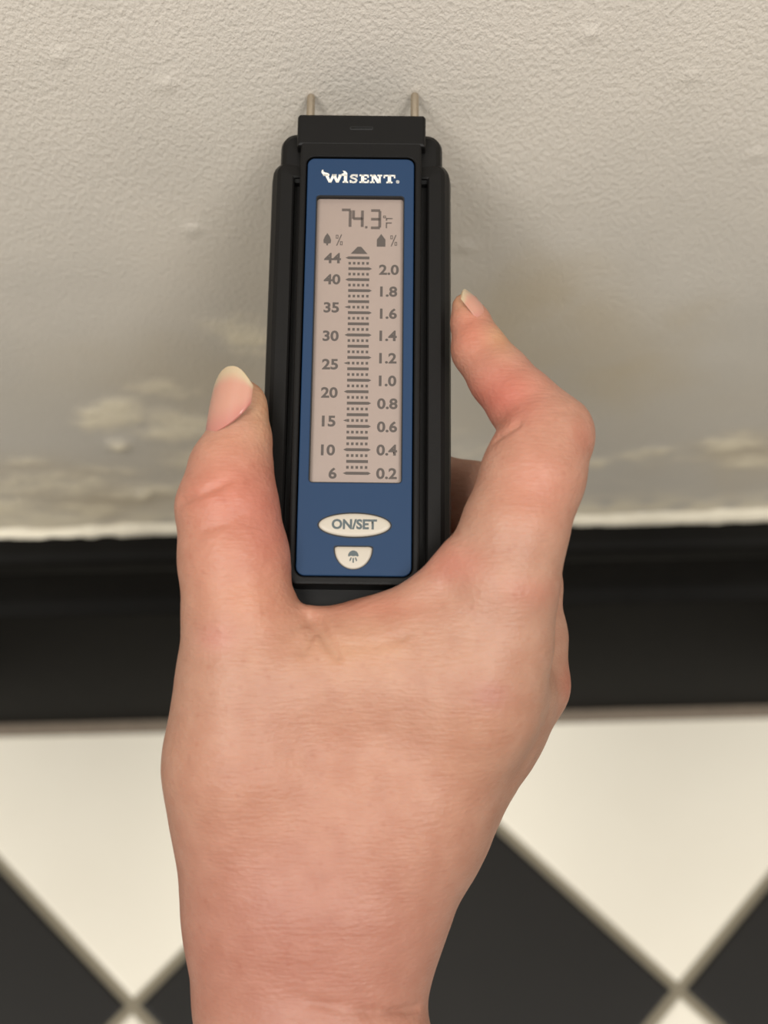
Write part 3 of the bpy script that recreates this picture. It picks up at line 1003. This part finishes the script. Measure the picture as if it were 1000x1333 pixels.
def nail(base, tip, nrm, width, rc, skew, label, bow=.6):
    """base, tip: camera-plane mm points on the plate's midline; nrm: outward direction"""
    a = tip-base; L = np.linalg.norm(a); a = a/L
    n = np.array(nrm, float); n = n-a*(n@a); n /= np.linalg.norm(n)
    sd = np.cross(a, n)
    ns, nt_ = 13, 15
    verts = []; cols = []
    bed = np.array(lin(188, 138, 119)[:3]); free = np.array(lin(186, 166, 136)[:3]); root = np.array(lin(182, 120, 108)[:3])
    for layer in (0, 1):
        for j in range(nt_):
            t = j/(nt_-1)
            for i in range(ns):
                s = -1+2*i/(ns-1)
                t0 = .12*s*s*abs(s)+skew*1.5*((1-s)/2)**2.4; t1 = 1-.24*abs(s)**2.2
                tt = t0+(t1-t0)*t
                hw = width/2*(0.93+.10*math.sin(PI*min(1, tt*1.1))-.06*tt)
                ph = s*hw/rc
                off = math.cos(ph)*rc-rc
                long_ = -bow*(2*tt-1)**2
                p = base+a*(tt*L)+sd*(rc*math.sin(ph))+n*(off+long_-(0.45 if layer else 0))
                verts.append(to_hand(p))
                e = min(1, max(0, (t-.74)/.16))
                r_ = min(1, max(0, (.34-t)/.3))
                c = bed*(1-e)+free*e
                cols.append(c*(1-r_)+root*r_)
    faces = []
    N = ns*nt_
    for j in range(nt_-1):
        for i in range(ns-1):
            q = [j*ns+i, j*ns+i+1, (j+1)*ns+i+1, (j+1)*ns+i]
            faces.append(q); faces.append([N+k for k in q[::-1]])
    rim = [i for i in range(ns)]+[j*ns+ns-1 for j in range(1, nt_)]+[(nt_-1)*ns+i for i in range(ns-2, -1, -1)]+[j*ns for j in range(nt_-2, 0, -1)]
    for k in range(len(rim)):
        p, q = rim[k], rim[(k+1) % len(rim)]
        faces.append([p, q, N+q, N+p])
    o = link_mesh('fingernail', verts, faces, m_nail, hand, 50)
    at = o.data.color_attributes.new('tone', 'FLOAT_COLOR', 'POINT')
    at.data.foreach_set('color', np.concatenate([np.array(cols), np.ones((len(cols), 1))], 1).astype(np.float32).ravel())
    tag(o, label)
    return o
nail(hp(281, 566, 320.9), hp(299, 475, 324.8), (-.52, .12, -.85), 13.2, 7.6, .26, 'thumbnail with pale free edge')
nail(hp(642, 414, 338.0), hp(608, 374, 340.5), (.70, .60, -.38), 9.0, 6.0, .0, 'index fingernail seen edge-on')

# fine hairs at the outer edge of wrist and knuckle
def hairs():
    rng = np.random.default_rng(5)
    me = hand.data
    n = len(me.vertices)
    co = np.zeros(n*3); me.vertices.foreach_get('co', co); co = co.reshape(-1, 3)
    no = np.zeros(n*3); me.vertex_normals.foreach_get('vector', no); no = no.reshape(-1, 3)
    y = co[:, 1]
    sel1 = np.where((no[:, 0] > .75) & (y > -.008) & (y < .030) & (co[:, 0] > .0))[0]
    sel2 = np.where((no[:, 0] > .7) & (y > .088) & (y < .108) & (co[:, 0] > .04) & (co[:, 2] > -.012))[0]
    pick = list(rng.choice(sel1, min(130, len(sel1)), replace=False)) + list(rng.choice(sel2, min(14, len(sel2)), replace=False))
    verts = []; faces = []
    for i in pick:
        p = co[i]; nn = no[i]
        L = rng.uniform(.0025, .005)
        d0 = nn*.7 + np.array([.3, -.5, .1]) + rng.normal(0, .25, 3)
        d0 /= np.linalg.norm(d0)
        d1 = d0 + np.array([.1, -.6, 0]); d1 /= np.linalg.norm(d1)
        q = [p-nn*.0003, p+d0*L*.5, p+d0*L*.5+d1*L*.5]
        a = np.cross(d0, [0, 0, 1.0]); a /= np.linalg.norm(a); b = np.cross(d0, a)
        o = len(verts)
        for k, c in enumerate(q):
            r = (.00006, .00005, .00002)[k]
            for t in range(3):
                verts.append(c + (a*math.cos(2*PI*t/3)+b*math.sin(2*PI*t/3))*r)
        for k in range(2):
            for t in range(3):
                u = (t+1) % 3
                faces.append([o+k*3+t, o+k*3+u, o+k*3+3+u, o+k*3+3+t])
    o = link_mesh('arm_hair', verts, faces, simple_mat('fine_hair', lin(120, 92, 66), .5, scale=50, var=.1), hand)
    tag(o, 'fine light brown hairs', kind='stuff')
hairs()
